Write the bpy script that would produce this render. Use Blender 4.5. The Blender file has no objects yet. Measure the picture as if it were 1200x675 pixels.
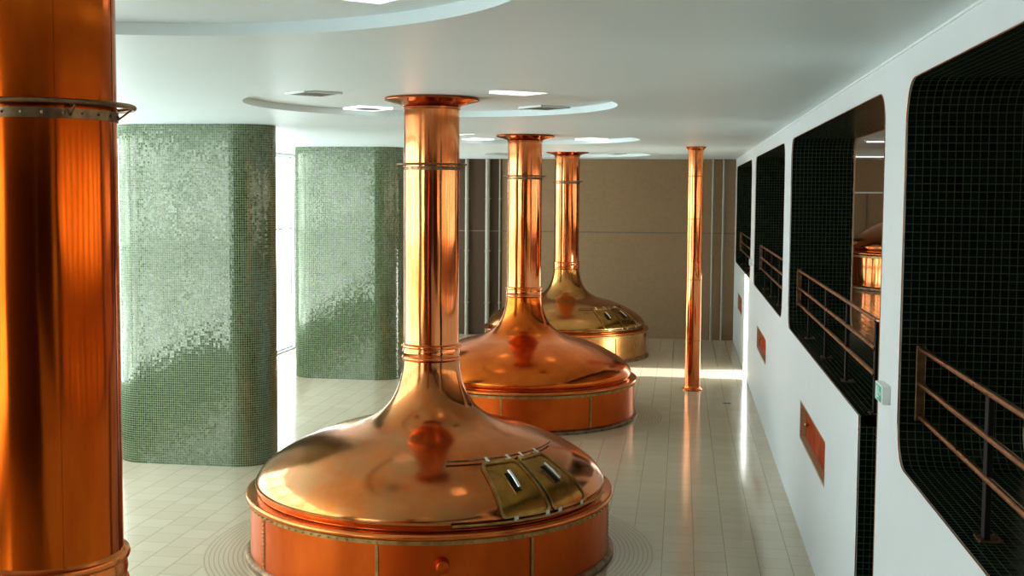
import bpy, bmesh, math, random
from math import sin, cos, pi, radians, hypot, atan2
from mathutils import Vector, Matrix
from mathutils.geometry import tessellate_polygon
random.seed(7)
COL = bpy.context.scene.collection

# ------------------------------------------------------------------ helpers
def link(name, me, mats=(), parent=None, kind=None, smooth=None):
    o = bpy.data.objects.new(name, me)
    COL.objects.link(o)
    for m in (mats if isinstance(mats, (list, tuple)) else [mats]):
        me.materials.append(m)
    if parent is not None:
        o.parent = parent
    if kind:
        o['kind'] = kind
    return o

def bmobj(name, bm, mats=(), parent=None, kind=None, smooth=False, angle=35):
    me = bpy.data.meshes.new(name)
    bmesh.ops.recalc_face_normals(bm, faces=bm.faces[:])
    if smooth:
        for f in bm.faces:
            f.smooth = True
        lim = radians(angle)
        for e in bm.edges:
            if len(e.link_faces) == 2 and e.calc_face_angle(0) > lim:
                e.smooth = False
    bm.to_mesh(me)
    bm.free()
    return link(name, me, mats, parent, kind)

def thing(name, label, cat, loc=(0, 0, 0), rotz=0, group=None):
    o = bpy.data.objects.new(name, None)
    COL.objects.link(o)
    o.location = loc
    o.rotation_euler = (0, 0, rotz)
    o['label'] = label
    o['category'] = cat
    if group:
        o['group'] = group
    return o

def dup(root, loc, label, group=None, rotz=None):
    r = root.copy(); COL.objects.link(r); r.location = loc; r['label'] = label
    if rotz is not None:
        r.rotation_euler = (0, 0, rotz)
    if group:
        r['group'] = group
    for ch in list(root.children):
        c = ch.copy(); COL.objects.link(c); c.parent = r
        for g in list(ch.children):
            d = g.copy(); COL.objects.link(d); d.parent = c
    return r

def add_box(bm, x0, x1, y0, y1, z0, z1, bevel=0):
    vs = [bm.verts.new((x, y, z)) for x in (x0, x1) for y in (y0, y1) for z in (z0, z1)]
    q = [(0, 1, 3, 2), (4, 6, 7, 5), (0, 4, 5, 1), (2, 3, 7, 6), (0, 2, 6, 4), (1, 5, 7, 3)]
    fs = [bm.faces.new([vs[i] for i in f]) for f in q]
    if bevel:
        es = list({e for f in fs for e in f.edges})
        bmesh.ops.bevel(bm, geom=es, offset=bevel, segments=2, affect='EDGES', profile=0.5)

def box(name, x0, x1, y0, y1, z0, z1, mat, parent=None, kind=None, bevel=0):
    bm = bmesh.new(); add_box(bm, x0, x1, y0, y1, z0, z1, bevel)
    return bmobj(name, bm, mat, parent, kind)

def add_lathe(bm, prof, segs=128, a0=0, a1=2 * pi, cx=0, cy=0, closed_prof=False):
    full = abs(a1 - a0 - 2 * pi) < 1e-6
    n = segs if full else segs + 1
    rings = []
    for (r, z) in prof:
        if r < 1e-6:
            rings.append([bm.verts.new((cx, cy, z))])
        else:
            rings.append([bm.verts.new((cx + r * cos(a0 + (a1 - a0) * i / segs), cy + r * sin(a0 + (a1 - a0) * i / segs), z)) for i in range(n)])
    pairs = list(zip(rings, rings[1:]))
    if closed_prof:
        pairs.append((rings[-1], rings[0]))
    for A, B in pairs:
        for i in range(segs):
            j = (i + 1) % n if full else i + 1
            a = [A[i], A[j]] if len(A) > 1 else [A[0]]
            b = [B[j], B[i]] if len(B) > 1 else [B[0]]
            if len(a) + len(b) > 2:
                bm.faces.new(a + b)

def lathe(name, prof, mat, parent=None, segs=128, kind=None, angle=30, closed_prof=False, cx=0, cy=0):
    bm = bmesh.new(); add_lathe(bm, prof, segs, cx=cx, cy=cy, closed_prof=closed_prof)
    return bmobj(name, bm, mat, parent, kind, smooth=True, angle=angle)

def add_tube(bm, pts, r, segs=10, caps=True, flat=1.0):
    pts = [Vector(p) for p in pts]
    rings = []
    up = Vector((0, 0, 1))
    for i, p in enumerate(pts):
        d = (pts[min(i + 1, len(pts) - 1)] - pts[max(i - 1, 0)]).normalized()
        s = d.cross(up)
        if s.length < 1e-3:
            s = d.cross(Vector((1, 0, 0)))
        s.normalize(); t = s.cross(d).normalized()
        rings.append([bm.verts.new(p + s * r * cos(2 * pi * k / segs) + t * r * flat * sin(2 * pi * k / segs)) for k in range(segs)])
    for A, B in zip(rings, rings[1:]):
        for k in range(segs):
            bm.faces.new([A[k], A[(k + 1) % segs], B[(k + 1) % segs], B[k]])
    if caps:
        bm.faces.new(rings[0][::-1]); bm.faces.new(rings[-1])

def tube(name, pts, r, mat, parent=None, segs=12, flat=1.0):
    bm = bmesh.new(); add_tube(bm, pts, r, segs, True, flat)
    return bmobj(name, bm, mat, parent, smooth=True, angle=50)

def torus_ring(bm, R, r, z, segs=96, k=10, flat=1.0):
    add_lathe(bm, [(R + r * cos(2 * pi * i / k), z + r * flat * sin(2 * pi * i / k)) for i in range(k)], segs, closed_prof=True)

def plate(bm, loops, fn, t):
    """tessellated plate with holes; loops of 2-D points; fn(u, v, d) -> 3-D point; t thickness"""
    vv = [[Vector((p[0], p[1], 0)) for p in lp] for lp in loops]
    tris = tessellate_polygon(vv)
    flat = [p for lp in loops for p in lp]
    A = [bm.verts.new(fn(p[0], p[1], 0)) for p in flat]
    B = [bm.verts.new(fn(p[0], p[1], t)) for p in flat]
    for tr in tris:
        try:
            bm.faces.new([A[i] for i in tr]); bm.faces.new([B[i] for i in reversed(tr)])
        except ValueError:
            pass
    k = 0
    for lp in loops:
        n = len(lp)
        for i in range(n):
            j = (i + 1) % n
            bm.faces.new([A[k + i], A[k + j], B[k + j], B[k + i]])
        k += n

def uv_box(o, fn):
    """write UVs in metres from a function of (vertex co, face normal)"""
    me = o.data
    uv = me.uv_layers.new(name='UVMap')
    for p in me.polygons:
        for li in p.loop_indices:
            uv.data[li].uv = fn(me.vertices[me.loops[li].vertex_index].co, p.normal)

# ------------------------------------------------------------------ materials
def new_mat(name):
    m = bpy.data.materials.new(name); m.use_nodes = True
    nt = m.node_tree
    b = nt.nodes['Principled BSDF']
    return m, nt, b

def N(nt, t, **kw):
    n = nt.nodes.new(t)
    for k, v in kw.items():
        setattr(n, k, v)
    return n

def math_n(nt, op, a, b=None, c=None):
    n = nt.nodes.new('ShaderNodeMath'); n.operation = op
    for i, v in enumerate((a, b, c)):
        if v is None:
            continue
        if isinstance(v, (int, float)):
            n.inputs[i].default_value = v
        else:
            nt.links.new(v, n.inputs[i])
    return n.outputs[0]

def mixc(nt, fac, a, b):
    n = nt.nodes.new('ShaderNodeMix'); n.data_type = 'RGBA'
    for sock, v in ((n.inputs[0], fac), (n.inputs[6], a), (n.inputs[7], b)):
        if isinstance(v, (int, float)):
            sock.default_value = v
        elif isinstance(v, tuple):
            sock.default_value = (*v, 1) if len(v) == 3 else v
        else:
            nt.links.new(v, sock)
    return n.outputs[2]

def plain(name, col, rough=0.5, metal=0.0, noise=0.06, scale=6.0, spec=0.5, bump=0.0, emit=None):
    m, nt, b = new_mat(name)
    tc = N(nt, 'ShaderNodeTexCoord'); nz = N(nt, 'ShaderNodeTexNoise')
    nz.inputs['Scale'].default_value = scale; nz.inputs['Detail'].default_value = 5
    nt.links.new(tc.outputs['Object'], nz.inputs['Vector'])
    dark = tuple(c * (1 - noise * 2) for c in col); lite = tuple(min(1, c * (1 + noise * 2)) for c in col)
    nt.links.new(mixc(nt, nz.outputs['Fac'], dark, lite), b.inputs['Base Color'])
    b.inputs['Roughness'].default_value = rough; b.inputs['Metallic'].default_value = metal
    b.inputs['Specular IOR Level'].default_value = spec
    if bump:
        bp = N(nt, 'ShaderNodeBump'); bp.inputs['Strength'].default_value = bump; bp.inputs['Distance'].default_value = 0.01
        nt.links.new(nz.outputs['Fac'], bp.inputs['Height']); nt.links.new(bp.outputs['Normal'], b.inputs['Normal'])
    if emit:
        b.inputs['Emission Color'].default_value = (*emit[0], 1); b.inputs['Emission Strength'].default_value = emit[1]
    return m

def copper(name, c1, c2, rough=(0.1, 0.22), scale=(1.2, 1.2, 1.2), wav=0.004, wscale=1.4, patina=None, tint=(1, .95, .9)):
    m, nt, b = new_mat(name)
    tc = N(nt, 'ShaderNodeTexCoord'); mp = N(nt, 'ShaderNodeMapping')
    mp.inputs['Scale'].default_value = scale
    nt.links.new(tc.outputs['Object'], mp.inputs['Vector'])
    nz = N(nt, 'ShaderNodeTexNoise'); nz.inputs['Scale'].default_value = 1.5; nz.inputs['Detail'].default_value = 7; nz.inputs['Roughness'].default_value = .6
    nt.links.new(mp.outputs['Vector'], nz.inputs['Vector'])
    r = N(nt, 'ShaderNodeMapRange'); r.inputs[1].default_value = .35; r.inputs[2].default_value = .65
    nt.links.new(nz.outputs['Fac'], r.inputs[0])
    col = mixc(nt, r.outputs[0], c1, c2)
    if patina:
        n2 = N(nt, 'ShaderNodeTexNoise'); n2.inputs['Scale'].default_value = .9; n2.inputs['Detail'].default_value = 9; n2.inputs['Roughness'].default_value = .65
        nt.links.new(tc.outputs['Object'], n2.inputs['Vector'])
        r2 = N(nt, 'ShaderNodeMapRange'); r2.inputs[1].default_value = .42; r2.inputs[2].default_value = .62; r2.inputs[4].default_value = .85
        nt.links.new(n2.outputs['Fac'], r2.inputs[0])
        col = mixc(nt, r2.outputs[0], col, patina)
    nt.links.new(col, b.inputs['Base Color'])
    b.inputs['Metallic'].default_value = 1
    b.inputs['Specular Tint'].default_value = (*tint, 1)
    rr = N(nt, 'ShaderNodeMapRange'); rr.inputs[3].default_value = rough[0]; rr.inputs[4].default_value = rough[1]
    rr.inputs[1].default_value = .3; rr.inputs[2].default_value = .7
    nt.links.new(nz.outputs['Fac'], rr.inputs[0]); nt.links.new(rr.outputs[0], b.inputs['Roughness'])
    w = N(nt, 'ShaderNodeTexNoise'); w.inputs['Scale'].default_value = wscale; w.inputs['Detail'].default_value = 1.5
    nt.links.new(mp.outputs['Vector'], w.inputs['Vector'])
    bp = N(nt, 'ShaderNodeBump'); bp.inputs['Strength'].default_value = 1; bp.inputs['Distance'].default_value = wav
    nt.links.new(w.outputs['Fac'], bp.inputs['Height']); nt.links.new(bp.outputs['Normal'], b.inputs['Normal'])
    return m

def mosaic(name, size, cols, grout, gw=0.09, rough=0.12, jit=0.05, wav=0.05, wsc=0.5, spec=0.6):
    """square mosaic in UV metres"""
    m, nt, b = new_mat(name)
    uv = N(nt, 'ShaderNodeUVMap'); sp = N(nt, 'ShaderNodeSeparateXYZ'); nt.links.new(uv.outputs[0], sp.inputs[0])
    u = math_n(nt, 'DIVIDE', sp.outputs[0], size); v = math_n(nt, 'DIVIDE', sp.outputs[1], size)
    fu = math_n(nt, 'FRACT', u); fv = math_n(nt, 'FRACT', v)
    eu = math_n(nt, 'MINIMUM', fu, math_n(nt, 'SUBTRACT', 1, fu)); ev = math_n(nt, 'MINIMUM', fv, math_n(nt, 'SUBTRACT', 1, fv))
    e = math_n(nt, 'MINIMUM', eu, ev); mask = math_n(nt, 'GREATER_THAN', e, gw)
    cb = N(nt, 'ShaderNodeCombineXYZ'); nt.links.new(math_n(nt, 'FLOOR', u), cb.inputs[0]); nt.links.new(math_n(nt, 'FLOOR', v), cb.inputs[1])
    wn = N(nt, 'ShaderNodeTexWhiteNoise'); wn.noise_dimensions = '3D'; nt.links.new(cb.outputs[0], wn.inputs['Vector'])
    ramp = N(nt, 'ShaderNodeValToRGB'); nt.links.new(wn.outputs['Value'], ramp.inputs[0])
    els = ramp.color_ramp.elements
    while len(els) < len(cols):
        els.new(0.5)
    for i, c in enumerate(cols):
        els[i].position = i / (len(cols) - 1); els[i].color = (*c, 1)
    nt.links.new(mixc(nt, mask, grout, ramp.outputs[0]), b.inputs['Base Color'])
    b.inputs['Specular IOR Level'].default_value = spec
    nt.links.new(math_n(nt, 'SUBTRACT', .75, math_n(nt, 'MULTIPLY', mask, .75 - rough)), b.inputs['Roughness'])
    g = N(nt, 'ShaderNodeNewGeometry')
    n1 = N(nt, 'ShaderNodeVectorMath'); n1.operation = 'SUBTRACT'; nt.links.new(wn.outputs['Color'], n1.inputs[0]); n1.inputs[1].default_value = (.5, .5, .5)
    n2 = N(nt, 'ShaderNodeVectorMath'); n2.operation = 'SCALE'; nt.links.new(n1.outputs[0], n2.inputs[0]); n2.inputs['Scale'].default_value = jit
    tn = N(nt, 'ShaderNodeTexNoise'); tn.inputs['Scale'].default_value = wsc; tn.inputs['Detail'].default_value = 3
    nt.links.new(uv.outputs[0], tn.inputs['Vector'])
    n3 = N(nt, 'ShaderNodeVectorMath'); n3.operation = 'SUBTRACT'; nt.links.new(tn.outputs['Color'], n3.inputs[0]); n3.inputs[1].default_value = (.5, .5, .5)
    n4 = N(nt, 'ShaderNodeVectorMath'); n4.operation = 'SCALE'; nt.links.new(n3.outputs[0], n4.inputs[0]); n4.inputs['Scale'].default_value = wav
    a1 = N(nt, 'ShaderNodeVectorMath'); nt.links.new(g.outputs['Normal'], a1.inputs[0]); nt.links.new(n2.outputs[0], a1.inputs[1])
    a2 = N(nt, 'ShaderNodeVectorMath'); nt.links.new(a1.outputs[0], a2.inputs[0]); nt.links.new(n4.outputs[0], a2.inputs[1])
    nn = N(nt, 'ShaderNodeVectorMath'); nn.operation = 'NORMALIZE'; nt.links.new(a2.outputs[0], nn.inputs[0])
    nt.links.new(nn.outputs[0], b.inputs['Normal'])
    return m

def floor_mat(name):
    m, nt, b = new_mat(name)
    uv = N(nt, 'ShaderNodeUVMap'); sp = N(nt, 'ShaderNodeSeparateXYZ'); nt.links.new(uv.outputs[0], sp.inputs[0])
    u = math_n(nt, 'DIVIDE', math_n(nt, 'ADD', sp.outputs[0], .2), .45)
    cu = math_n(nt, 'FLOOR', u)
    wc = N(nt, 'ShaderNodeTexWhiteNoise'); wc.noise_dimensions = '1D'; nt.links.new(cu, wc.inputs['W'])
    v = math_n(nt, 'ADD', math_n(nt, 'DIVIDE', sp.outputs[1], .45), math_n(nt, 'MULTIPLY', wc.outputs['Value'], .5))
    cv = math_n(nt, 'FLOOR', v)
    fu = math_n(nt, 'FRACT', u); fv = math_n(nt, 'FRACT', v)
    eu = math_n(nt, 'MINIMUM', fu, math_n(nt, 'SUBTRACT', 1, fu)); ev = math_n(nt, 'MINIMUM', fv, math_n(nt, 'SUBTRACT', 1, fv))
    line = math_n(nt, 'MAXIMUM', math_n(nt, 'MULTIPLY', math_n(nt, 'LESS_THAN', eu, .014), .6), math_n(nt, 'MULTIPLY', math_n(nt, 'LESS_THAN', ev, .018), .3))
    cb = N(nt, 'ShaderNodeCombineXYZ'); nt.links.new(cu, cb.inputs[0]); nt.links.new(cv, cb.inputs[1])
    wn = N(nt, 'ShaderNodeTexWhiteNoise'); wn.noise_dimensions = '3D'; nt.links.new(cb.outputs[0], wn.inputs['Vector'])
    base = mixc(nt, wn.outputs['Value'], FLOOR_A, FLOOR_B)
    nt.links.new(mixc(nt, line, base, (.2, .17, .12)), b.inputs['Base Color'])
    b.inputs['Roughness'].default_value = .13
    b.inputs['Specular IOR Level'].default_value = .55
    g = N(nt, 'ShaderNodeNewGeometry')
    n1 = N(nt, 'ShaderNodeVectorMath'); n1.operation = 'SUBTRACT'; nt.links.new(wn.outputs['Color'], n1.inputs[0]); n1.inputs[1].default_value = (.5, .5, .5)
    n2 = N(nt, 'ShaderNodeVectorMath'); n2.operation = 'SCALE'; nt.links.new(n1.outputs[0], n2.inputs[0]); n2.inputs['Scale'].default_value = .006
    a1 = N(nt, 'ShaderNodeVectorMath'); nt.links.new(g.outputs['Normal'], a1.inputs[0]); nt.links.new(n2.outputs[0], a1.inputs[1])
    nn = N(nt, 'ShaderNodeVectorMath'); nn.operation = 'NORMALIZE'; nt.links.new(a1.outputs[0], nn.inputs[0])
    nt.links.new(nn.outputs[0], b.inputs['Normal'])
    return m

def ring_mat(name):
    """concentric mosaic courses around each kettle: UV = (arc length, radius)"""
    m, nt, b = new_mat(name)
    uv = N(nt, 'ShaderNodeUVMap'); sp = N(nt, 'ShaderNodeSeparateXYZ'); nt.links.new(uv.outputs[0], sp.inputs[0])
    v = math_n(nt, 'FRACT', math_n(nt, 'DIVIDE', sp.outputs[1], .066))
    u = math_n(nt, 'FRACT', math_n(nt, 'DIVIDE', sp.outputs[0], .066))
    line = math_n(nt, 'MAXIMUM', math_n(nt, 'MULTIPLY', math_n(nt, 'LESS_THAN', v, .22), .5), math_n(nt, 'MULTIPLY', math_n(nt, 'LESS_THAN', u, .15), .15))
    nt.links.new(mixc(nt, line, FLOOR_A, (.2, .17, .12)), b.inputs['Base Color'])
    b.inputs['Roughness'].default_value = .18
    return m

def emis(name, col, s):
    m, nt, b = new_mat(name)
    b.inputs['Base Color'].default_value = (.8, .8, .8, 1)
    b.inputs['Emission Color'].default_value = (*col, 1)
    b.inputs['Emission Strength'].default_value = s
    b.inputs['Roughness'].default_value = .3
    return m

def daylight(name, col, s, dark):
    """frosted pane lit by the sky outside, slightly uneven"""
    m, nt, b = new_mat(name)
    tc = N(nt, 'ShaderNodeTexCoord'); nz = N(nt, 'ShaderNodeTexNoise'); nz.inputs['Scale'].default_value = .6; nz.inputs['Detail'].default_value = 4
    nt.links.new(tc.outputs['Object'], nz.inputs['Vector'])
    r = N(nt, 'ShaderNodeMapRange'); r.inputs[1].default_value = .42; r.inputs[2].default_value = .55; r.inputs[3].default_value = dark; r.inputs[4].default_value = 1
    nt.links.new(nz.outputs['Fac'], r.inputs[0])
    b.inputs['Base Color'].default_value = (.7, .75, .75, 1); b.inputs['Roughness'].default_value = .3
    b.inputs['Emission Color'].default_value = (*col, 1)
    nt.links.new(math_n(nt, 'MULTIPLY', r.outputs[0], s), b.inputs['Emission Strength'])
    return m

def clear_glass(name):
    m, nt, b = new_mat(name)
    nt.nodes.remove(b)
    out = nt.nodes['Material Output']
    t = N(nt, 'ShaderNodeBsdfTransparent'); g = N(nt, 'ShaderNodeBsdfGlossy'); g.inputs['Roughness'].default_value = .02
    fr = N(nt, 'ShaderNodeFresnel'); fr.inputs[0].default_value = 1.45
    mx = N(nt, 'ShaderNodeMixShader')
    nt.links.new(fr.outputs[0], mx.inputs[0]); nt.links.new(t.outputs[0], mx.inputs[1]); nt.links.new(g.outputs[0], mx.inputs[2])
    nt.links.new(mx.outputs[0], out.inputs['Surface'])
    return m

FLOOR_A = (.53, .45, .33); FLOOR_B = (.56, .48, .36)
WIN = 7.6
M = {}
M['floor'] = floor_mat('glazed floor tile')
M['ring'] = ring_mat('concentric floor mosaic')
M['ceiling'] = plain('ceiling paint', (.80, .93, .95), .45, noise=.015, scale=.6)
M['white'] = plain('white plaster', (.68, .72, .72), .5, noise=.015, scale=1.5)
M['back'] = plain('brown render', (.31, .215, .125), .85, noise=.06, scale=9, bump=.2)
M['backdark'] = plain('shadow brown render and front wall', (.085, .055, .032), .85, noise=.06, scale=9)  # paints the shadow on the far wall's left part; also colours the front wall
M['joint'] = plain('wall joint', (.2, .17, .13), .9)
M['green'] = mosaic('green glass mosaic', .0435, [(.012, .032, .012), (.022, .050, .021), (.034, .068, .031), (.055, .095, .046)], (.17, .22, .12), gw=.12, rough=.10, jit=.06, wav=.07, wsc=.8, spec=.9)
M['green'].node_tree.nodes['Principled BSDF'].inputs['IOR'].default_value = 1.66
M['green'].node_tree.nodes['Principled BSDF'].inputs['Specular Tint'].default_value = (1, 1, .88, 1)
M['dark'] = mosaic('black green mosaic', .069, [(.003, .008, .006), (.004, .011, .007), (.006, .015, .01)], (.06, .082, .04), gw=.06, rough=.22, jit=.03, wav=.02, spec=.25)
M['c_pipe'] = copper('polished flue copper', (.84, .33, .14), (.62, .17, .05), (.06, .14), (2.5, 2.5, .35), wav=.006, wscale=2)
M['c_near'] = copper('deep orange copper', (.58, .125, .012), (.42, .07, .006), (.10, .2), (1.6, 1.6, .4), wav=.01, wscale=1.6)
M['c_dome'] = copper('aged dome copper', (.64, .20, .055), (.50, .13, .03), (.10, .22), (1, 1, 1), wav=.012, wscale=1.2, patina=(.46, .225, .10))
M['c_dome2'] = copper('orange dome copper', (.72, .18, .03), (.56, .12, .018), (.12, .24), (1, 1, 1), wav=.012, wscale=1.2)
M['c_dome3'] = copper('golden dome copper', (.52, .26, .09), (.42, .18, .055), (.14, .24), (1, 1, 1), wav=.01, wscale=1.2)
M['c_side'] = copper('satin orange copper side', (.60, .13, .022), (.50, .095, .014), (.28, .42), (1, 1, .5), wav=.006, wscale=1)
M['c_side3'] = copper('golden copper side', (.70, .36, .13), (.6, .28, .09), (.2, .3), (1, 1, .5), wav=.008, wscale=1)
M['c_rim'] = copper('rim copper', (.72, .24, .07), (.52, .14, .04), (.18, .3), (1, 1, 1), wav=.002)
M['c_red'] = copper('red flange copper', (.50, .15, .055), (.36, .09, .035), (.12, .2), (1, 1, 1), wav=.002)
M['brass'] = copper('dull brass', (.46, .31, .13), (.30, .19, .075), (.3, .45), (4, 4, 4), wav=.002, tint=(1, .9, .7))
M['hatch'] = copper('tarnished hatch brass', (.46, .24, .06), (.28, .13, .03), (.2, .3), (2, 2, 2), wav=.008)
M['bronze'] = copper('weathered bronze', (.33, .22, .13), (.16, .1, .06), (.35, .5), (5, 5, 5), wav=.002)
M['steel'] = plain('bright steel', (.75, .74, .72), .2, 1)
M['railcu'] = copper('worn handrail copper', (.5, .25, .14), (.32, .17, .1), (.25, .4), (4, 4, 4), wav=.001)
M['black'] = plain('black painted steel', (.008, .006, .006), .55, spec=.25)
M['wpipe'] = plain('pale grey painted pipe', (.33, .31, .25), .3)
M['stone'] = plain('brown stone lining', (.42, .31, .19), .6, noise=.12, scale=25)
M['redpanel'] = copper('red copper panel', (.75, .13, .03), (.45, .06, .015), (.3, .45), (1, 1, 1), wav=.01)
M['rad'] = plain('brown radiator cover', (.22, .13, .09), .5)
M['frame'] = plain('white window frame', (.75, .8, .8), .4)
M['pane'] = daylight('daylit frosted pane', (.88, .98, 1.0), WIN, .5)
M['pane2'] = daylight('warm daylit frosted pane', (1.0, .90, .74), 3.4, .6)
M['glass'] = clear_glass('clear glass')
M['diff'] = emis('lamp diffuser', (.95, 1, 1), 1.3)
M['louver'] = plain('dark lamp louver', (.16, .16, .12), .4)
M['signw'] = plain('white sign plastic', (.8, .83, .8), .4)
M['signg'] = plain('teal green sign panel', (.01, .30, .25), .4, emit=((.01, .35, .28), .25))
M['halltile'] = mosaic('warm upper hall tile', .15, [(.34, .22, .13), (.42, .28, .17), (.5, .34, .2)], (.2, .14, .09), gw=.03, rough=.12, jit=.03, wav=.01)
M['hallwall'] = plain('beige upper hall wall', (.50, .38, .28), .8)
M['drain'] = plain('dark drain slot', (.02, .02, .02), .6)

# ------------------------------------------------------------------ layout numbers (metres; camera stands over x=0,y=0)
WX = 1.8824; WX2 = 2.96; LX = -12.7; YB = 42.6; YF = -10.0; HC = 6.45; RX = 15.0; HF = 2.88
KET = [(-3.562, 6.2), (-3.5787, 16.7051), (-3.6383, 27.3409), (-3.6648, 37.9)]

# ------------------------------------------------------------------ floor, ceiling
bm = bmesh.new(); add_box(bm, LX - .3, WX2, YF, YB, -.2, 0)
fl = bmobj('floor', bm, M['floor'], kind='structure'); uv_box(fl, lambda c, n: (c.x, c.y))
def floor_ring(x, y):
    bm = bmesh.new(); add_lathe(bm, [(2.5, .004), (3.27, .004)], 160)
    o = bmobj('floor', bm, M['ring'], kind='structure'); o.location = (x, y, 0)
    me = o.data; uv = me.uv_layers.new(name='UVMap')
    for p in me.polygons:
        an = [atan2(me.vertices[me.loops[l].vertex_index].co.y, me.vertices[me.loops[l].vertex_index].co.x) for l in p.loop_indices]
        wrap = max(an) - min(an) > pi
        for l, a in zip(p.loop_indices, an):
            c = me.vertices[me.loops[l].vertex_index].co
            if wrap and a < 0:
                a += 2 * pi
            uv.data[l].uv = (a * 3.0, hypot(c.x, c.y))
for k in KET:
    floor_ring(*k)

def circ2(cx, cy, r, n=96):
    return [(cx + r * cos(2 * pi * i / n), cy + r * sin(2 * pi * i / n)) for i in range(n)]
REC = [(-3.62, 6.35, 2.85)] + [(x, y, 2.66) for x, y in KET[1:]]
bm = bmesh.new()
plate(bm, [[(LX - .3, YF), (RX, YF), (RX, YB), (LX - .3, YB)]] + [circ2(x, y, r) for x, y, r in REC], lambda u, v, d: (u, v, HC + d), .1)
for x, y, r in REC:
    vs = [bm.verts.new((a, b, HC + .1)) for a, b in circ2(x, y, r + .15)]
    bm.faces.new(vs)
ceil = bmobj('ceiling', bm, M['ceiling'], kind='structure')

# ------------------------------------------------------------------ right wall with tiled openings
def rrect(y0, y1, z0, z1, r, n=8):
    pts = []
    for cy, cz, a0 in ((y1 - r, z1 - r, 0), (y0 + r, z1 - r, 90), (y0 + r, z0 + r, 180), (y1 - r, z0 + r, 270)):
        for i in range(n + 1):
            a = radians(a0 + 90 * i / n)
            pts.append((cy + r * cos(a), cz + r * sin(a)))
    return pts
ZT = 6.165; R0 = .34
OPEN = {'w1': (32.85, 41.75), 'w2': (22.45, 31.2), 'w4': (1.2, 10.48), 'w5': (-9.2, .05)}
loops = {k: rrect(a, b, HF, ZT, R0) for k, (a, b) in OPEN.items()}
# third opening: near end drops to the floor as a doorway
w3 = []
ya, yb, yd = 11.53, 21.1, 12.66
w3.append((yd, 0)); w3.append((yd, HF))
for cy, cz, a0, s in ((yb - R0, HF + R0, -90, 1), (yb - R0, ZT - R0, 0, 1), (ya + R0, ZT - R0, 90, 1)):
    for i in range(9):
        a = radians(a0 + 90 * i / 8); w3.append((cy + R0 * cos(a), cz + R0 * sin(a)))
w3.append((ya, 0))
HAT = [(15.47, 18.72, 1.40, 2.01), (26.35, 29.5, 1.43, 2.0), (36.95, 39.5, 1.46, 1.99)]
outer = [(YF, 0), (YF, HC), (YB, HC), (YB, 0)] + w3
bm = bmesh.new()
plate(bm, [outer] + list(loops.values()) + [[(a, c), (b, c), (b, d), (a, d)] for a, b, c, d in HAT], lambda u, v, d: (WX + d, u, v), .012)
wr = bmobj('wall_right', bm, M['white'], kind='structure')
# skin on the upper-hall side
o2 = [(YF, HF), (YF, HC), (YB, HC), (YB, HF)] + [(yd, HF)] + w3[2:-1] + [(ya, HF)]
bm = bmesh.new(); plate(bm, [o2] + [rrect(a, b, HF + .002, ZT, R0) for a, b in OPEN.values()], lambda u, v, d: (WX2 - d, u, v), .05)
bmobj('wall_right', bm, M['hallwall'], kind='structure')
# lower back of the doorway and core
box('wall_right', WX2 - .02, WX2 + .05, YF, YB, 0, HF - .12, M['dark'], kind='structure')

def lining(pts, closed):
    bm = bmesh.new(); uvl = bm.loops.layers.uv.new('UVMap')
    P = list(pts) + ([pts[0]] if closed else [])
    s = 0; rows = []
    for i, (y, z) in enumerate(P):
        if i:
            s += hypot(y - P[i - 1][0], z - P[i - 1][1])
        rows.append((s, bm.verts.new((WX + .012, y, z)), bm.verts.new((WX2 - .03, y, z))))
    for (s0, a, b), (s1, c, d) in zip(rows, rows[1:]):
        f = bm.faces.new([a, c, d, b]); f.smooth = True
        for l, q in zip(f.loops, ((s0, 0), (s1, 0), (s1, WX2 - WX), (s0, WX2 - WX))):
            l[uvl].uv = q
    for e in bm.edges:
        if len(e.link_faces) == 2 and e.calc_face_angle(0) > radians(40):
            e.smooth = False
    me = bpy.data.meshes.new('trim'); bm.to_mesh(me); bm.free()
    return me
tn = 1
for k, lp in list(loops.items()) + [('w3', w3)]:
    closed = k != 'w3'
    link('trim_%d' % tn, lining(lp, closed), M['dark'], kind='structure'); tn += 1
    bm = bmesh.new()
    ring = [(WX - .002, y, z) for y, z in lp]
    add_tube(bm, ring + ([ring[0]] if closed else []), .006, 6, not closed)
    bmobj('trim_%d' % tn, bm, M['railcu'], kind='structure', smooth=True); tn += 1

# white cornice line where ceiling and wall meet
box('trim_%d' % tn, WX - .012, WX + .01, YF, YB, HC - .022, HC + .01, M['frame'], kind='structure'); tn += 1

# service hatches low in the wall
def service_hatch(a, b, c, d, label):
    t = thing('service_hatch', label, 'wall hatch', (WX, (a + b) / 2, c), group='service hatches low in the white wall')
    h = (b - a) / 2; H = d - c; w = .035
    bm = bmesh.new()
    add_box(bm, 0.004, .2, h - w, h, 0, H); add_box(bm, .004, .2, -h, -h + w, 0, H)
    add_box(bm, .004, .2, -h + w, h - w, 0, w); add_box(bm, .004, .2, -h + w, h - w, H - w, H)
    bmobj('frame', bm, M['stone'], t)
    pnl = box('panel', .09, .13, -h + w, h - w, w, H - w, M['redpanel'], t, bevel=.004)
    bm = bmesh.new()
    add_lathe(bm, [(0, .07), (.03, .068), (.042, .05), (.035, .03), (.015, .02), (.015, 0)], 20)
    bmesh.ops.rotate(bm, verts=bm.verts, cent=(0, 0, 0), matrix=Matrix.Rotation(-pi / 2, 3, 'Y'))
    bmesh.ops.translate(bm, verts=bm.verts, vec=(.09, h - .45, H * .48))
    k = bmobj('knob', bm, M['brass'], pnl, smooth=True); k['label'] = 'brass knob'
    return t
service_hatch(*HAT[0], 'shallow red-backed wall hatch nearest the camera, brass knob inside')
service_hatch(*HAT[1], 'shallow red-backed wall hatch below the second railed opening from the far end')
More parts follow.
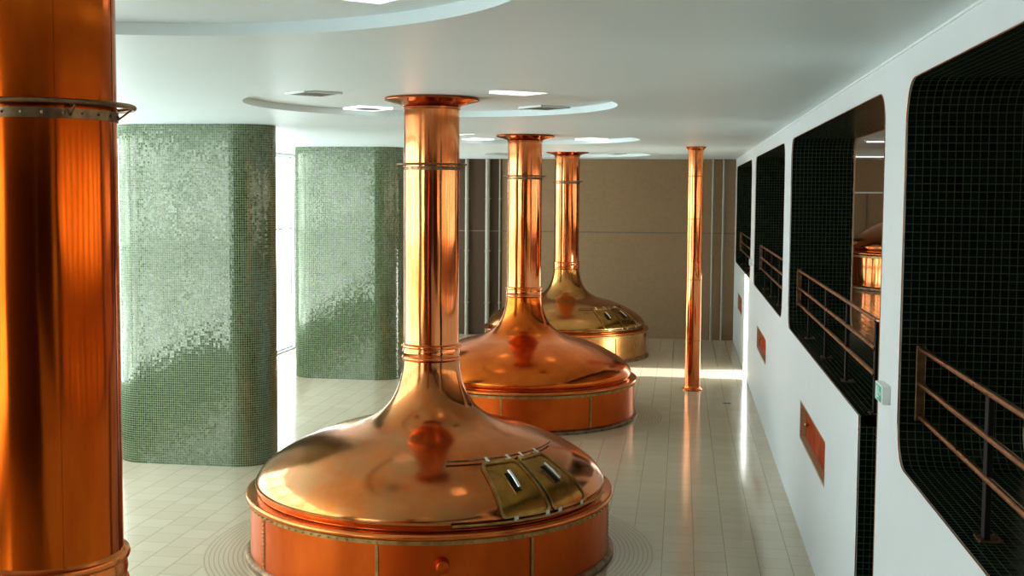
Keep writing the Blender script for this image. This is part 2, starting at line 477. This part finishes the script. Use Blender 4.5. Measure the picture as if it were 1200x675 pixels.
service_hatch(*HAT[2], 'smallest and farthest shallow red-backed wall hatch, beside the far brown wall')

# ------------------------------------------------------------------ railings
RXX = 2.05
def railing(y_far, posts, y_near, label, endpost=True):
    t = thing('railing', label, 'railing', (RXX, y_far, HF), group='railings in the tiled wall openings')
    L = y_near - y_far
    for h in (1.0, .70, .42):
        pts = [(0, 0, h), (0, L, h)]
        if h == 1.0 and endpost:
            pts += [(.02, L - .06, h), (.09, L - .1, h - .01), (.16, L - .08, h - .03)]
        tube('rail', pts, .024, M['railcu'], t)
    bm = bmesh.new(); add_box(bm, -.04, .04, -.045, -.012, .38, 1.03, .006)
    add_box(bm, -.03, .03, -.012, .012, .96, 1.02); add_box(bm, -.03, .03, -.012, .012, .40, .44)
    bmobj('wall_bracket', bm, M['bronze'], t)
    for y in posts:
        q = y - y_far
        bm = bmesh.new()
        add_box(bm, -.012, .03, q - .045, q + .045, 0.01, 1.01, .006)
        for h in (1.0, .70, .42):
            add_box(bm, -.02, .0, q - .022, q + .022, h - .022, h + .012)
        p = bmobj('post', bm, M['black'], t)
        bm = bmesh.new(); add_box(bm, -.05, .11, q - .09, q + .09, 0, .014, .004)
        for sx in (-.03, .09):
            for sy in (-.07, .07):
                v0 = len(bm.verts)
                add_box(bm, sx - .012, sx + .012, q + sy - .012, q + sy + .012, .014, .026)
        bmobj('foot_plate', bm, M['bronze'], p)
    return t
railing(21.08, (19.4, 17.15, 15.0, 12.8), 12.8, 'copper-railed railing with black posts in the large opening beside the doorway and exit sign')
railing(10.46, (8.18, 5.9, 3.6, 1.5), 1.3, 'nearest copper-railed railing, in the dark tiled opening cut by the right edge', False)
railing(31.16, (29.5, 27.3, 25.2, 23.0), 22.6, 'copper-railed railing in the second tiled opening from the far end', False)
railing(41.7, (40.0, 37.8, 35.6, 33.4), 33.0, 'copper-railed railing in the farthest tiled opening', False)

# ------------------------------------------------------------------ upper hall seen through the openings
uf = box('floor', WX2 - .03, RX, YF, YB, HF - .12, HF, M['halltile'], kind='structure'); uv_box(uf, lambda c, n: (c.x, c.y))
bm = bmesh.new(); add_box(bm, WX + .03, WX2 - .03, yd, yb, HF - .1, HF - .002)
bmobj('floor', bm, M['dark'], kind='structure')
box('wall_back', LX - .3, RX, YB, YB + .2, 0, HC + .2, M['back'], kind='structure')
box('wall_front', LX - .3, RX, YF - .2, YF, 0, HC + .2, M['backdark'], kind='structure')
box('trim_%d' % tn, WX2, RX, YB - .06, YB, 5.27, 5.33, M['frame'], kind='structure'); tn += 1
box('trim_%d' % tn, 6.38, 6.41, YB - .03, YB, HF, 5.27, M['joint'], kind='structure'); tn += 1
# right wall of the upper hall: tall windows between piers
bm = bmesh.new()
wins = [(YF + 1.0 + i * 3.2, YF + 3.4 + i * 3.2) for i in range(16)]
plate(bm, [[(YF, HF - .12), (YF, HC), (YB, HC), (YB, HF - .12)]] + [[(a, 3.6), (b, 3.6), (b, 6.1), (a, 6.1)] for a, b in wins], lambda u, v, d: (RX + d, u, v), .2)
bmobj('wall_right', bm, M['hallwall'], kind='structure')
wn_ = 1
def window(x, a, b, z0, z1, pane, mull, side, trans=()):
    """frame + pane set into a wall at x; side=+1 pane is outwards to +x"""
    global wn_
    e = bpy.data.objects.new('window_%d' % wn_, None); COL.objects.link(e); e['kind'] = 'structure'; wn_ += 1
    e.location = (x, (a + b) / 2, z0)
    h = (b - a) / 2; H = z1 - z0; w = .05
    bm = bmesh.new(); xs = sorted((0.02 * side, .10 * side))
    add_box(bm, xs[0], xs[1], -h, -h + w, 0, H); add_box(bm, xs[0], xs[1], h - w, h, 0, H)
    add_box(bm, xs[0], xs[1], -h + w, h - w, 0, w); add_box(bm, xs[0], xs[1], -h + w, h - w, H - w, H)
    for i in range(1, mull):
        y = -h + 2 * h * i / mull; add_box(bm, xs[0], xs[1], y - w / 2, y + w / 2, w, H - w)
    for tz in trans:
        add_box(bm, xs[0] + .001, xs[1] - .001, -h + w, h - w, tz - z0 - w / 2, tz - z0 + w / 2)
    bmobj('frame', bm, M['frame'], e)
    xs = sorted((.06 * side, .075 * side))
    box('pane', xs[0], xs[1], -h + .01, h - .01, .01, H - .01, pane, e)
for a, b in wins:
    window(RX, a, b, 3.6, 6.1, M['pane2'], 4, 1)

# ------------------------------------------------------------------ left facade
SA, SB = 33.55, 35.35     # clear full height glazed door that lets the sun in
bays = []
y = YF + .35
while y < YB - 1:
    bays.append((y, min(y + 2.5, YB - .3))); y += 2.625
bays = [b for b in bays if b[1] < SA - .1 or b[0] > SB + .1]
bays = [b for b in bays if (b[0] > 5.8 or b[1] < 1.2) and b[1] < SA - .1]  # the unseen bays at the camera end are added to brighten the near ceiling
bays += [(35.5, 37.6), (37.75, 39.9), (40.05, 42.2)]
zb = lambda a: .04 if a > SB else 1.1
bm = bmesh.new()
fl_outer = [(YF, 0), (YF, HC), (YB, HC), (YB, 0)]
plate(bm, [fl_outer] + [[(a, zb(a)), (b, zb(a)), (b, 6.36), (a, 6.36)] for a, b in bays] + [[(SA, .04), (SB, .04), (SB, 6.36), (SA, 6.36)]], lambda u, v, d: (LX - d, u, v), .3)
bmobj('wall_left', bm, M['white'], kind='structure')
for a, b in bays:
    window(LX - .1, a, b, zb(a), 6.36, M['pane'], 2, -1, (4.0,))
window(LX - .1, SA, SB, .04, 6.36, M['glass'], 1, -1)
for i, (a, b) in enumerate(bays):
    if b < SA and a > 14:
        t = thing('radiator', 'low brown radiator cover under the left windows, behind the green columns', 'radiator', (LX, (a + b) / 2, 0), group='radiators under the left windows')
        h = (b - a) / 2 + .05
        bm = bmesh.new(); add_box(bm, .01, .2, -h, h, .12, .98, .01)
        n = 22
        for k in range(n):
            yy = -h + .06 + (2 * h - .12) * k / (n - 1); add_box(bm, .2, .212, yy - .02, yy + .02, .2, .9)
        bmobj('cover', bm, M['rad'], t)
        box('plinth', .02, .17, -h + .03, h - .03, 0, .12, M['black'], t)

# ------------------------------------------------------------------ mosaic columns
def column(cy, label, grp='green mosaic columns', name='tiled_column'):
    r = .65; xa, xb = -10.15, -8.35
    out = []; s = 0
    n = 28
    for i in range(n + 1):
        a = radians(-90 + 180 * i / n); out.append(((xb + r * cos(a)), r * sin(a)))
    for i in range(n + 1):
        a = radians(90 + 180 * i / n); out.append(((xa + r * cos(a)), r * sin(a)))
    cx = (xa + xb) / 2
    out = [(x - cx, y) for x, y in out]
    bm = bmesh.new(); uvl = bm.loops.layers.uv.new('UVMap')
    P = out + [out[0]]; rows = []
    for i, p in enumerate(P):
        if i:
            s += hypot(p[0] - P[i - 1][0], p[1] - P[i - 1][1])
        rows.append((s, bm.verts.new((p[0], p[1], 0)), bm.verts.new((p[0], p[1], HC + .01))))
    for (s0, a, b), (s1, c, d) in zip(rows, rows[1:]):
        f = bm.faces.new([a, c, d, b]); f.smooth = True
        for l, q in zip(f.loops, ((s0, 0), (s1, 0), (s1, HC), (s0, HC))):
            l[uvl].uv = q
    me = bpy.data.meshes.new(name); bm.to_mesh(me); bm.free()
    o = link(name, me, M['green']); o.location = (cx, cy, 0)
    o['label'] = label; o['category'] = 'column'; o['group'] = grp
    return o
column(21.62, 'wide green glass mosaic column with rounded ends, the nearer one beside the big copper flue')
column(32.17, 'green glass mosaic column with rounded ends, the farther one just left of the central flue')

# ------------------------------------------------------------------ kettles
PZ = [(.955, 2.50), (1.02, 2.525), (1.1, 2.515), (1.25, 2.405), (1.4, 2.20), (1.55, 1.93), (1.68, 1.63), (1.78, 1.33), (1.87, 1.01), (1.98, .79), (2.15, .61), (2.35, .50), (2.6, .432), (2.78, .412)]
def dense(P, m=7):
    out = []
    P2 = [P[0]] + P + [P[-1]]
    for i in range(1, len(P2) - 2):
        p0, p1, p2, p3 = P2[i - 1], P2[i], P2[i + 1], P2[i + 2]
        for k in range(m):
            t = k / m
            out.append(tuple(.5 * ((2 * p1[j]) + (-p0[j] + p2[j]) * t + (2 * p0[j] - 5 * p1[j] + 4 * p2[j] - p3[j]) * t * t + (-p0[j] + 3 * p1[j] - 3 * p2[j] + p3[j]) * t ** 3) for j in (0, 1)))
    out.append(P[-1]); return out

def build_kettle(label, loc, neck=2.78, ringz=5.6, mats=None, hatch=True, top=HC + .1, group='copper brewing kettles', seams=(), pipe_seams=(), spout=True, ceilz=None):
    mt = dict(dome=M['c_dome'], side=M['c_side'], pipe=M['c_pipe']); mt.update(mats or {})
    ceilz = ceilz or HC + .1
    t = thing('brewing_kettle', label, 'brewing kettle', loc, group=group)
    P = [(z if z < 1.9 else 1.9 + (z - 1.9) * (neck - 1.9) / (2.78 - 1.9), r) for z, r in PZ]
    D = dense(P)
    def R(z):
        for (a, ra), (b, rb) in zip(D, D[1:]):
            if a <= z <= b:
                return ra + (rb - ra) * (z - a) / max(b - a, 1e-9)
        return D[-1][1]
    def S(az, z, off=0):
        r = R(z); e = .01
        dr = (R(z + e) - R(z - e)) / (2 * e) if z - e > D[0][0] else 0
        nx, nz = 1 / hypot(1, dr), -dr / hypot(1, dr)
        rr = r + nx * off
        return Vector((rr * cos(az), rr * sin(az), z + nz * off))
    lathe('drum_wall', [(2.45, .0), (2.6, .0), (2.6, .88)], mt['side'], t, 160)
    bm = bmesh.new(); add_lathe(bm, [(2.6, 0), (2.675, 0), (2.685, .03), (2.675, .07), (2.63, .095), (2.6, .10)], 160)
    bmobj('base_ring', bm, M['bronze'], t, smooth=True)
    lathe('rim', [(2.6, .85), (2.645, .855), (2.665, .875), (2.668, .9), (2.655, .925), (2.62, .935), (2.52, .93), (2.49, .94), (2.49, .97)], M['c_rim'], t, 160, angle=60)
    bm = bmesh.new(); add_lathe(bm, [(2.6, .79), (2.614, .793), (2.614, .845), (2.6, .85)], 160)
    for k in range(120):
        a = 2 * pi * k / 120
        add_box(bm, 2.618 * cos(a) - .011, 2.618 * cos(a) + .011, 2.618 * sin(a) - .011, 2.618 * sin(a) + .011, .803, .825)
    bmobj('riveted_band', bm, M['brass'], t, smooth=True)
    for k in range(8):
        a = radians(-93.0 + 45 * k)
        bm = bmesh.new(); w = .020
        add_lathe(bm, [(2.598, .10), (2.614, .10), (2.614, .776), (2.598, .776)], 4, a - w / 2.6 * 1.0, a + w / 2.6 * 1.0, closed_prof=True)
        for j in range(12):
            z = .14 + j * .055
            add_box(bm, 2.612 * cos(a) - .007, 2.612 * cos(a) + .007, 2.612 * sin(a) - .007, 2.612 * sin(a) + .007, z, z + .014)
        bmobj('seam_strip', bm, M['brass'], t)
    lathe('dome', [(r, z) for z, r in D], mt['dome'], t, 192, angle=80)
    # collar
    c0 = neck
    prof = [(.405, c0 - .03)]
    for i, (dz, h, r) in enumerate(((0, .055, .432), (.065, .10, .424), (.175, .05, .438))):
        prof += [(.415, c0 + dz), (r - .006, c0 + dz + h * .12), (r, c0 + dz + h * .5), (r - .006, c0 + dz + h * .88), (.415, c0 + dz + h)]
    prof += [(.40, c0 + .24)]
    lathe('neck_collar', prof, M['c_rim'] if mt['pipe'] is M['c_near'] else mt['pipe'], t, 96, angle=50)
    lathe('flue_pipe', [(.40, c0 + .2), (.40, top)], mt['pipe'], t, 128)
    for a in pipe_seams:
        bm = bmesh.new(); add_lathe(bm, [(.399, c0 + .24), (.404, c0 + .24), (.404, top - .1), (.399, top - .1)], 2, radians(a) - .016, radians(a) + .016, closed_prof=True)
        bmobj('pipe_seam', bm, mt['pipe'], t)
    lathe('ceiling_flange', [(.400, ceilz - .17), (.413, ceilz - .165), (.413, ceilz - .135), (.404, ceilz - .13), (.44, ceilz - .105), (.56, ceilz - .07), (.685, ceilz - .04), (.69, ceilz - .03), (.67, ceilz)], M['c_red'], t, 96, angle=40)
    # guard ring with clamp band and brackets
    bm = bmesh.new(); torus_ring(bm, .492, .017, ringz, 96, 10, .9)
    g = bmobj('guard_ring', bm, M['bronze'], t, smooth=True)
    bm = bmesh.new(); add_lathe(bm, [(.40, ringz - .085), (.409, ringz - .085), (.409, ringz - .03), (.40, ringz - .03)], 96)
    for k in range(24):
        a = 2 * pi * k / 24; c, s_ = .411 * cos(a), .411 * sin(a)
        add_box(bm, c - .007, c + .007, s_ - .007, s_ + .007, ringz - .064, ringz - .05)
    bmobj('clamp_band', bm, M['bronze'], g, smooth=True)
    for k in range(6):
        a = radians(-160 + 60 * k); ca, sa = cos(a), sin(a)
        bm = bmesh.new()
        add_tube(bm, [(.405 * ca, .405 * sa, ringz - .02), (.492 * ca, .492 * sa, ringz - .004)], .006, 6)
        add_tube(bm, [(.408 * ca, .408 * sa, ringz - .07), (.485 * ca, .485 * sa, ringz - .01)], .006, 6)
        bmobj('bracket', bm, M['bronze'], g, smooth=True)
    # spout stub on the drum
    if spout:
        a = radians(-74.9)
        bm = bmesh.new()
        add_lathe(bm, [(0, .17), (.06, .17), (.082, .155), (.088, .13), (.088, .05), (.095, .04), (.095, 0)], 32)
        bmesh.ops.rotate(bm, verts=bm.verts, cent=(0, 0, 0), matrix=Matrix.Rotation(pi / 2, 3, 'Y'))
        bmesh.ops.rotate(bm, verts=bm.verts, cent=(0, 0, 0), matrix=Matrix.Rotation(a, 3, 'Z'))
        bmesh.ops.translate(bm, verts=bm.verts, vec=(2.6 * cos(a), 2.6 * sin(a), .55))
        bmobj('capped_spout', bm, mt['side'], t, smooth=True)
    if hatch:
        def door(a0, a1, z0, z1):
            am, zm = (a0 + a1) / 2, (z0 + z1) / 2; ha, hz = (a1 - a0) / 2, (z1 - z0) / 2
            pts = []
            n = 10; rc = .2
            for cx, cy, s in ((1, 1, 0), (-1, 1, 90), (-1, -1, 180), (1, -1, 270)):
                for i in range(n + 1):
                    th = radians(s + 90 * i / n)
                    pts.append((cx * (1 - rc) + rc * cos(th), cy * (1 - rc) + rc * sin(th)))
            dn = []
            for p, q in zip(pts, pts[1:] + pts[:1]):
                for k in range(4):
                    dn.append((p[0] + (q[0] - p[0]) * k / 4, p[1] + (q[1] - p[1]) * k / 4))
            def at(p, k, off):
                return S(radians(am + p[0] * k[0] * ha), zm + p[1] * k[1] * hz, off)
            ik = (.9, .925)
            bm = bmesh.new(); prev = None
            for q in range(0, 9):
                f = q / 8
                if q == 0:
                    row = [bm.verts.new(at((0, 0), (1, 1), .02))]
                else:
                    row = [bm.verts.new(at(p, (f * .95, f * .95), .02)) for p in dn]
                if prev:
                    for i in range(len(dn)):
                        j = (i + 1) % len(dn)
                        if len(prev) == 1:
                            bm.faces.new([prev[0], row[i], row[j]])
                        else:
                            bm.faces.new([prev[i], row[i], row[j], prev[j]])
                prev = row
            d = bmobj('hatch_door', bm, M['hatch'], t, smooth=True, angle=60)
            bm = bmesh.new()
            ra = [bm.verts.new(at(p, (1, 1), 0)) for p in dn]; rb = [bm.verts.new(at(p, (1, 1), .04)) for p in dn]
            rc_ = [bm.verts.new(at(p, ik, .04)) for p in dn]; rd = [bm.verts.new(at(p, ik, .01)) for p in dn]
            for A, B in ((ra, rb), (rb, rc_), (rc_, rd)):
                for i in range(len(dn)):
                    j = (i + 1) % len(dn); bm.faces.new([A[i], A[j], B[j], B[i]])
            bmobj('hatch_frame', bm, M['brass'], d, smooth=True, angle=40)
            # handle: steel bar on two studs, running up the slope
            bm = bmesh.new()
            ac = radians(am); h0, h1 = zm + .015, zm + .135
            for dz in (h0, h1):
                add_tube(bm, [S(ac, dz, .018), S(ac, dz, .085)], .014, 8)
            add_tube(bm, [S(ac, h0 - .02, .085), S(ac, zm + .075, .09), S(ac, h1 + .02, .085)], .024, 10, True, .5)
            bmobj('handle', bm, M['steel'], d, smooth=True)
            bm = bmesh.new()
            c0_ = S(ac - .022, zm + .075, .024); 
            q = [S(ac + sx * .022, zm + .075 + sz * .085, .026) for sx, sz in ((-1, -1), (1, -1), (1, 1), (-1, 1))]
            q2 = [S(ac + sx * .022, zm + .075 + sz * .085, .012) for sx, sz in ((-1, -1), (1, -1), (1, 1), (-1, 1))]
            va = [bm.verts.new(x) for x in q]; vb = [bm.verts.new(x) for x in q2]
            bm.faces.new(va)
            for i in range(4):
                bm.faces.new([va[i], va[(i + 1) % 4], vb[(i + 1) % 4], vb[i]])
            bmobj('handle_plate', bm, M['black'], d)
        door(-57.5, -40.2, 1.055, 1.60); door(-39.6, -22.5, 1.055, 1.60)
        def arc(name, a0, a1, z, off, r, mat):
            n = 40
            tube(name, [S(radians(a0 + (a1 - a0) * i / n), z, off) for i in range(n + 1)], r, mat, t, 8)
        arc('hatch_rail', -71.5, -6, 1.625, .035, .013, M['bronze'])
        arc('hatch_rail', -72, -9, 1.02, .05, .02, M['brass'])
        for a, z in ((-54, 1.61), (-43.5, 1.61), (-36, 1.61), (-26, 1.61), (-53, 1.04), (-42, 1.04), (-37, 1.04), (-26.5, 1.04)):
            bm = bmesh.new(); A = radians(a)
            va = [bm.verts.new(S(A + sx * .013, z + sz * (.02 if z > 1.3 else .03), .06)) for sx, sz in ((-1, -1), (1, -1), (1, 1), (-1, 1))]
            vb = [bm.verts.new(S(A + sx * .013, z + sz * (.02 if z > 1.3 else .03), .01)) for sx, sz in ((-1, -1), (1, -1), (1, 1), (-1, 1))]
            bm.faces.new(va)
            for i in range(4):
                bm.faces.new([va[i], va[(i + 1) % 4], vb[(i + 1) % 4], vb[i]])
            bmobj('clamp', bm, M['steel'], t)
    return t

build_kettle('nearest kettle, a thick orange copper flue cut off by the left edge', (*KET[0], 0), neck=2.89, ringz=5.66, mats=dict(pipe=M['c_near']), hatch=False, pipe_seams=(-50, 8))
build_kettle('large aged copper kettle in the centre foreground with brass double hatch on its dome', (*KET[1], 0))
build_kettle('bright orange copper kettle, middle one, standing between the hatched centre kettle and the far one', (*KET[2], 0), mats=dict(dome=M['c_dome2']), hatch=False, spout=False)
build_kettle('golden copper kettle farthest back, standing before the brown wall', (*KET[3], 0), mats=dict(dome=M['c_dome3'], side=M['c_side3']), spout=False)
build_kettle('copper kettle in the upper hall, glimpsed through the railed opening', (6.75, 31.0, HF), neck=2.4, ringz=2.95, top=HC - HF, ceilz=HC - HF, mats=dict(dome=M['c_dome'], side=M['c_pipe']), hatch=False, spout=False)

# ------------------------------------------------------------------ free standing copper pipe
t = thing('copper_pipe', 'slim freestanding orange copper pipe from floor to ceiling, right of the kettles', 'pipe', (.3467, 31.4962, 0))
lathe('pipe', [(.20, .03), (.20, HC - .02)], M['c_dome2'] if False else M['c_pipe'], t, 64)
for z in (1.33, 2.95, 4.55, 5.68):
    lathe('joint_ring', [(.199, z - .012), (.206, z - .01), (.206, z + .01), (.199, z + .012)], M['c_rim'], t, 64)
lathe('base_flange', [(.265, 0), (.268, .02), (.25, .05), (.215, .07), (.199, .12)], M['c_rim'], t, 64)
lathe('top_flange', [(.199, HC - .10), (.215, HC - .06), (.25, HC - .03), (.265, HC - .02), (.262, HC)], M['c_rim'], t, 64)

# ------------------------------------------------------------------ pipes on the back wall
def wall_pipe(x, r, label):
    t = thing('wall_pipe', label, 'pipe', (x, YB - r - .06, 0), group='pale pipes on the far wall')
    bm = bmesh.new(); add_lathe(bm, [(0, 0), (r, 0), (r, HC)], 20)
    bmobj('pipe', bm, M['wpipe'], t, smooth=True)
    for z in (1.2, 3.1, 5.0):
        bm = bmesh.new(); add_box(bm, -r - .012, r + .012, -r - .008, r + .06, z - .02, z + .02)
        bmobj('bracket', bm, M['wpipe'], t)
wall_pipe(-7.78, .07, 'pale vertical pipe on the far wall, leftmost, beside the central flue')
wall_pipe(-7.01, .085, 'pale vertical pipe on the far wall, thickest, second from the left')
wall_pipe(-6.57, .03, 'pale vertical pipe on the far wall, thinnest, next to the second flue')
wall_pipe(1.09, .045, 'pale vertical pipe on the far wall, just right of the slim copper pipe')
wall_pipe(1.46, .045, 'pale vertical pipe on the far wall, nearest the white right wall')
box('trim_%d' % tn, LX, WX, YB - .012, YB, 3.80, 3.84, M['joint'], kind='structure'); tn += 1
box('trim_%d' % tn, LX, -6.5, YB - .01, YB, 0, HC, M['backdark'], kind='structure'); tn += 1  # dark sheet that paints the shadow over the left part of the far wall

# ------------------------------------------------------------------ ceiling lights: tilted squares in each recess
def light(x, y, kind, label, s=.275):
    t = thing('ceiling_light', label, 'ceiling light', (x, y, HC + .1), rotz=radians(45), group='square ceiling lights in the round recesses')
    s = .29
    bm = bmesh.new(); w = .045 if kind != 'white' else .03
    for a in range(4):
        c = Matrix.Rotation(a * pi / 2, 3, 'Z')
        vs0 = len(bm.verts)
        b2 = bmesh.new(); add_box(b2, -s, s - w, s - w, s, -.03, 0)
        bmesh.ops.rotate(b2, verts=b2.verts, cent=(0, 0, 0), matrix=c)
        me = bpy.data.meshes.new('tmp'); b2.to_mesh(me); b2.free(); bm.from_mesh(me); bpy.data.meshes.remove(me)
    f = bmobj('frame', bm, M['diff'] if kind != 'dark' else M['frame'], t)
    if kind == 'white':
        box('diffuser', -s + w, s - w, -s + w, s - w, -.025, -.01, M['diff'], t)
    else:
        bm = bmesh.new(); n = 6; q = s - w
        if kind == 'half':
            q *= .8
            box('diffuser', -s + w, s - w, -s + w, s - w, -.018, -.008, M['diff'], t)
        for i in range(n + 1):
            v = -q + 2 * q * i / n
            add_box(bm, v - .012, v + .012, -q, q, -.028, -.008); add_box(bm, -q, q, v - .012, v + .012, -.027, -.007)
        bmobj('louver', bm, M['louver'], t)
        if kind == 'dark':
            box('reflector', -q, q, -q, q, -.006, -.002, M['louver'], t)
where = ['above the flue at the left edge', 'above the hatched centre kettle', 'above the middle kettle', 'above the farthest kettle']
for i, (kx, ky) in enumerate(KET):
    dx = 1.42
    yy = (ky + .35) if i else ky + .2
    for sx, sy, kd, txt in ((-1, -1, 'dark', 'near left'), (1, -1, 'white', 'near right'), (-1, 1, 'half', 'far left'), (1, 1, 'dark', 'far right')):
        if i == 0 and not (sx > 0 and sy > 0):
            continue
        if i == 0: kd = 'white'
        if i == 2: kd = 'white' if (sx, sy) == (1, 1) or sx < 0 else 'dark'
        desc = {'dark': 'dark louvred ceiling light', 'white': 'bright square ceiling light', 'half': 'white square ceiling light with dark grid'}[kd]
        light(kx + sx * dx, yy + sy * dx, kd, '%s, %s corner %s' % (desc, txt, where[i]))

# strip lights of the upper hall
for y, lab in ((27.2, 'nearer white strip light on the upper hall ceiling seen through the opening'), (37.6, 'farther white strip light on the upper hall ceiling seen through the opening')):
    t = thing('strip_light', lab, 'ceiling light', (5.6, y, HC - .002), group='strip lights in the upper hall')
    box('housing', -1.6, 1.6, -.08, .08, -.05, 0, M['frame'], t); box('diffuser', -1.55, 1.55, -.06, .06, -.075, -.05, M['diff'], t)

# ------------------------------------------------------------------ exit signs
def exit_sign(y, label):
    t = thing('exit_sign', label, 'exit sign', (WX, y, 3.31), group='green exit signs on the white wall')
    box('housing', -.075, 0, -.19, .19, 0, .165, M['signw'], t, bevel=.006)
    p = box('green_panel', -.0775, -.0745, -.15, .15, .012, .153, M['signg'], t)
    bm = bmesh.new(); X = -.0785
    def quad(pts):
        vs = [bm.verts.new((X, a, b)) for a, b in pts]; bm.faces.new(vs)
    # doorway, running figure and arrow (drawn in the y-z plane; +y is towards the far wall)
    quad([(.035, .025), (.105, .025), (.105, .140), (.035, .140)][::-1])
    quad([(-.02 + .016 * cos(2 * pi * k / 12), .122 + .016 * sin(2 * pi * k / 12)) for k in range(12)])
    for a, b in (((-.02, .105), (-.005, .065)), ((-.005, .065), (.02, .035)), ((-.005, .065), (-.035, .05)), ((-.035, .05), (-.06, .03)), ((-.02, .1), (.012, .085)), ((-.02, .1), (-.05, .088))):
        d = Vector((b[0] - a[0], b[1] - a[1])).normalized(); n = Vector((-d.y, d.x)) * .007
        quad([(a[0] + n.x, a[1] + n.y), (b[0] + n.x, b[1] + n.y), (b[0] - n.x, b[1] - n.y), (a[0] - n.x, a[1] - n.y)])
    quad([(-.135, .085), (-.095, .115), (-.095, .055)])
    quad([(-.095, .094), (-.07, .094), (-.07, .076), (-.095, .076)])
    bmobj('pictogram', bm, M['signw'], p)
exit_sign(11.06, 'white box exit sign with green running-man face, beside the tall doorway')
exit_sign(32.1, 'tiny white box exit sign between the two farthest tiled openings')

# floor drain
dr = box('floor_drain', -.1, .1, -.06, .06, 0, .006, M['drain'])
dr.location = (1.19, 29.6, 0); dr['label'] = 'small black drain slot in the floor right of the slim copper pipe'; dr['category'] = 'drain'

# ------------------------------------------------------------------ light
w = bpy.data.worlds.new('World'); bpy.context.scene.world = w; w.use_nodes = True
bg = w.node_tree.nodes['Background']; bg.inputs[0].default_value = (.85, .97, 1.0, 1); bg.inputs[1].default_value = 3.0
sl = bpy.data.lights.new('sun', 'SUN'); sl.energy = 40; sl.angle = radians(.5); sl.color = (1, .98, .94)
so = bpy.data.objects.new('sun', sl); COL.objects.link(so)
so.rotation_euler = Vector((1, 0, -math.tan(radians(12)))).to_track_quat('-Z', 'Y').to_euler()

def area(name, loc, size, energy, col, direction):
    l = bpy.data.lights.new(name, 'AREA'); l.shape = 'RECTANGLE'; l.size, l.size_y = size; l.energy = energy; l.color = col
    o = bpy.data.objects.new(name, l); COL.objects.link(o); o.location = loc
    o.rotation_euler = Vector(direction).to_track_quat('-Z', 'Y').to_euler(); return o

# ------------------------------------------------------------------ camera
yaw, pitch, roll, H = .1465, .0678, .0063, 5.1867
F = Vector((-sin(yaw) * cos(pitch), cos(yaw) * cos(pitch), -sin(pitch)))
r0 = Vector((cos(yaw), sin(yaw), 0)); u0 = r0.cross(F)
r = cos(roll) * r0 + sin(roll) * u0; u = -sin(roll) * r0 + cos(roll) * u0
cd = bpy.data.cameras.new('camera'); co = bpy.data.objects.new('camera', cd); COL.objects.link(co)
mw = Matrix(((r.x, u.x, -F.x, 0), (r.y, u.y, -F.y, 0), (r.z, u.z, -F.z, H), (0, 0, 0, 1)))
co.matrix_world = mw
cd.sensor_width = 36; cd.lens = 1379.4 * 36 / 1200
cd.shift_x = 5.37 / 1200; cd.shift_y = -16.86 / 1200
cd.clip_end = 300; cd.clip_start = .05
sc = bpy.context.scene
sc.camera = co
sc.view_settings.view_transform = 'Standard'
sc.view_settings.exposure = -0.2
sc.view_settings.look = 'Medium High Contrast'
